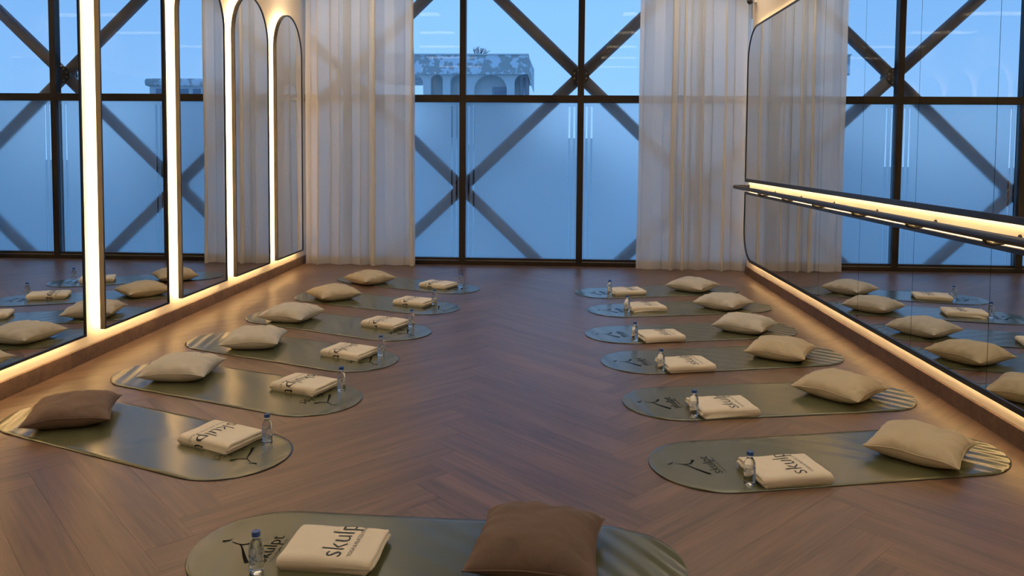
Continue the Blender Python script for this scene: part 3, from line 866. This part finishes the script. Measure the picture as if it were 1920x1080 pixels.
def bottle(label, x, y, rot, group, zb=0.006):
    e = tag(empty('water_bottle', (x, y, zb), rot), label, 'bottle', group)
    link('bottle_body', ME_BODY, M_WATER, e); link('cap', ME_CAP, M_CAP, e); link('label_band', ME_LAB, M_LABEL, e)
    return e

ordw = ['next to the window', 'second from the window', 'third from the window', 'fourth from the window', 'fifth from the window', 'sixth from the window']
GM = {'L': 'mats along the arched mirrors', 'R': 'mats along the barre mirrors'}
# x, y, angle of each mat | cushion x, y, degrees, fabric, size | towel x, y | bottle x, y
LEFT = [((-1.630, 8.510, -0.450), (-2.05, 8.52, 50, M_BEIGE), (-1.245, 8.35), (-0.992, 8.309)),
        ((-1.742, 7.443, -0.392), (-2.19, 7.58, 40, M_BEIGE), (-1.315, 7.37), (-1.133, 7.343)),
        ((-1.850, 6.463, -0.404), (-2.28, 6.60, -12, M_STONE), (-1.410, 6.44), (-1.186, 6.406)),
        ((-1.958, 5.589, -0.385), (-2.26, 5.70, 8, M_STONE), (-1.470, 5.49), (-1.238, 5.479)),
        ((-2.009, 4.699, -0.360), (-2.42, 4.88, 5, M_STONE), (-1.540, 4.69), (-1.298, 4.647)),
        ((-2.145, 3.857, -0.381), (-2.62, 4.03, 22, M_BROWN), (-1.680, 3.79), (-1.439, 3.778))]
RIGHT = [((1.141, 8.306, 0.259), (1.53, 8.40, -38, M_STONE), (0.780, 8.135), (0.609, 8.067)),
         ((1.242, 7.408, 0.247), (1.66, 7.47, -41, M_STONE), (0.890, 7.33), (0.711, 7.210)),
         ((1.177, 6.437, 0.237), (1.63, 6.52, -33, M_STONE), (0.870, 6.17), (0.663, 6.083)),
         ((1.255, 5.620, 0.242), (1.69, 5.70, -29, M_BEIGE), (0.920, 5.345), (0.754, 5.255)),
         ((1.335, 4.701, 0.202), (1.79, 4.80, -46, M_BEIGE), (0.990, 4.455), (0.815, 4.352)),
         ((1.377, 3.802, 0.221), (1.84, 3.86, -38, M_BEIGE), (1.090, 3.570), (0.902, 3.458))]
fab = {M_BEIGE.name: 'beige', M_STONE.name: 'greyish beige', M_BROWN.name: 'dark brown'}
for side, rows in (('L', LEFT), ('R', RIGHT)):
    wall = 'arched mirror row' if side == 'L' else 'barre mirror row'
    for i, (mt, pl, tw_, bt) in enumerate(rows):
        base = PI if side == 'L' else 0.0
        sd = 10*i + (1 if side == 'L' else 5)
        place_mat('olive green rounded yoga mat in the ' + wall + ', ' + ordw[i], mt[0], mt[1], mt[2]+base, sd, GM[side])
        make_pillow(fab[pl[3].name] + ' square cushion on the mat ' + ordw[i] + ', ' + wall, pl[0], pl[1], math.radians(pl[2]), sd+2, pl[3], 'cushions on the mats')
        ta = mt[2]+base; du, dv = bt[0]-tw_[0], bt[1]-tw_[1]
        push = max(0.0, du*math.cos(ta) + dv*math.sin(ta) + 0.178 + 0.021)      # keep the towel just clear of its bottle
        tw_ = (tw_[0] + push*math.cos(ta), tw_[1] + push*math.sin(ta))
        make_towel('folded cream towel with black print, ' + wall + ', mat ' + ordw[i], tw_[0], tw_[1], mt[2]+base, sd+3, 'folded towels on the mats')
        bottle('small water bottle with blue cap, ' + wall + ', mat ' + ordw[i], bt[0], bt[1], 0.7*i, 'water bottles on the mats')
place_mat('olive green rounded yoga mat lying alone across the aisle end', -0.42, 2.74, -0.03, 77, 'mats')
make_pillow('dark brown square cushion on the mat lying across the aisle', -0.04, 2.76, math.radians(-7), 78, M_BROWN, 'cushions on the mats', size=0.46, thick=0.092)
make_towel('folded cream towel with black print on the mat lying across the aisle', -0.79, 2.735, -0.06, 79, 'folded towels on the mats', flip=True)
bottle('small water bottle with blue cap on the mat lying across the aisle', -1.032, 2.595, 0.4, 'water bottles on the mats')

# ------------------------------------------------------------------ security camera and ceiling downlights
se = tag(empty('security_camera', (XR, 9.50, 3.36)), 'small black security camera on the wall above the mirror', 'camera')
box('wall_mount', (XR-0.03, XR+0.002, 9.46, 9.54, 3.30, 3.40), M_PLASTIC, se, 0.006)
part('arm', *path_tube_vf([(XR-0.02, 9.50, 3.37), (XR-0.06, 9.49, 3.36), (XR-0.085, 9.48, 3.335)], 0.010, 8), M_BLACK, se, True)
part('body', *path_tube_vf([(XR-0.085, 9.49, 3.34), (XR-0.09, 9.46, 3.325), (XR-0.10, 9.40, 3.30), (XR-0.102, 9.385, 3.295)], 0.034, 12), M_BLACK, se, True)
M_GLOW = emission('linear_light_diffuser', (1.0, 0.84, 0.64), BAR)
for iy in range(6):
    for x, cn in ((-2.55, 'over the arched mirror row'), (1.75, 'over the barre mirror row')):
        yy = 9.15 - iy*2.0
        e = tag(empty('linear_light_offscreen', (x, yy, ZC)), 'white linear ceiling light ' + cn + ', ' + ordw[iy], 'light', 'linear ceiling lights')
        hv_ = [box_vf(x-0.62, x+0.62, yy-0.175, yy+0.175, ZC-0.04, ZC+0.002)]
        for b_ in ((x-0.62, x+0.62, yy-0.175, yy-0.162), (x-0.62, x+0.62, yy+0.162, yy+0.175), (x-0.62, x-0.605, yy-0.163, yy+0.163), (x+0.605, x+0.62, yy-0.163, yy+0.163)):
            hv_.append(box_vf(*b_, ZC-0.16, ZC-0.039))
        part('housing', *join_vf(hv_), M_PLASTIC, e)
        box('diffuser_offscreen', (x-0.60, x+0.60, yy-0.16, yy+0.16, ZC-0.046, ZC-0.038), M_GLOW, e)
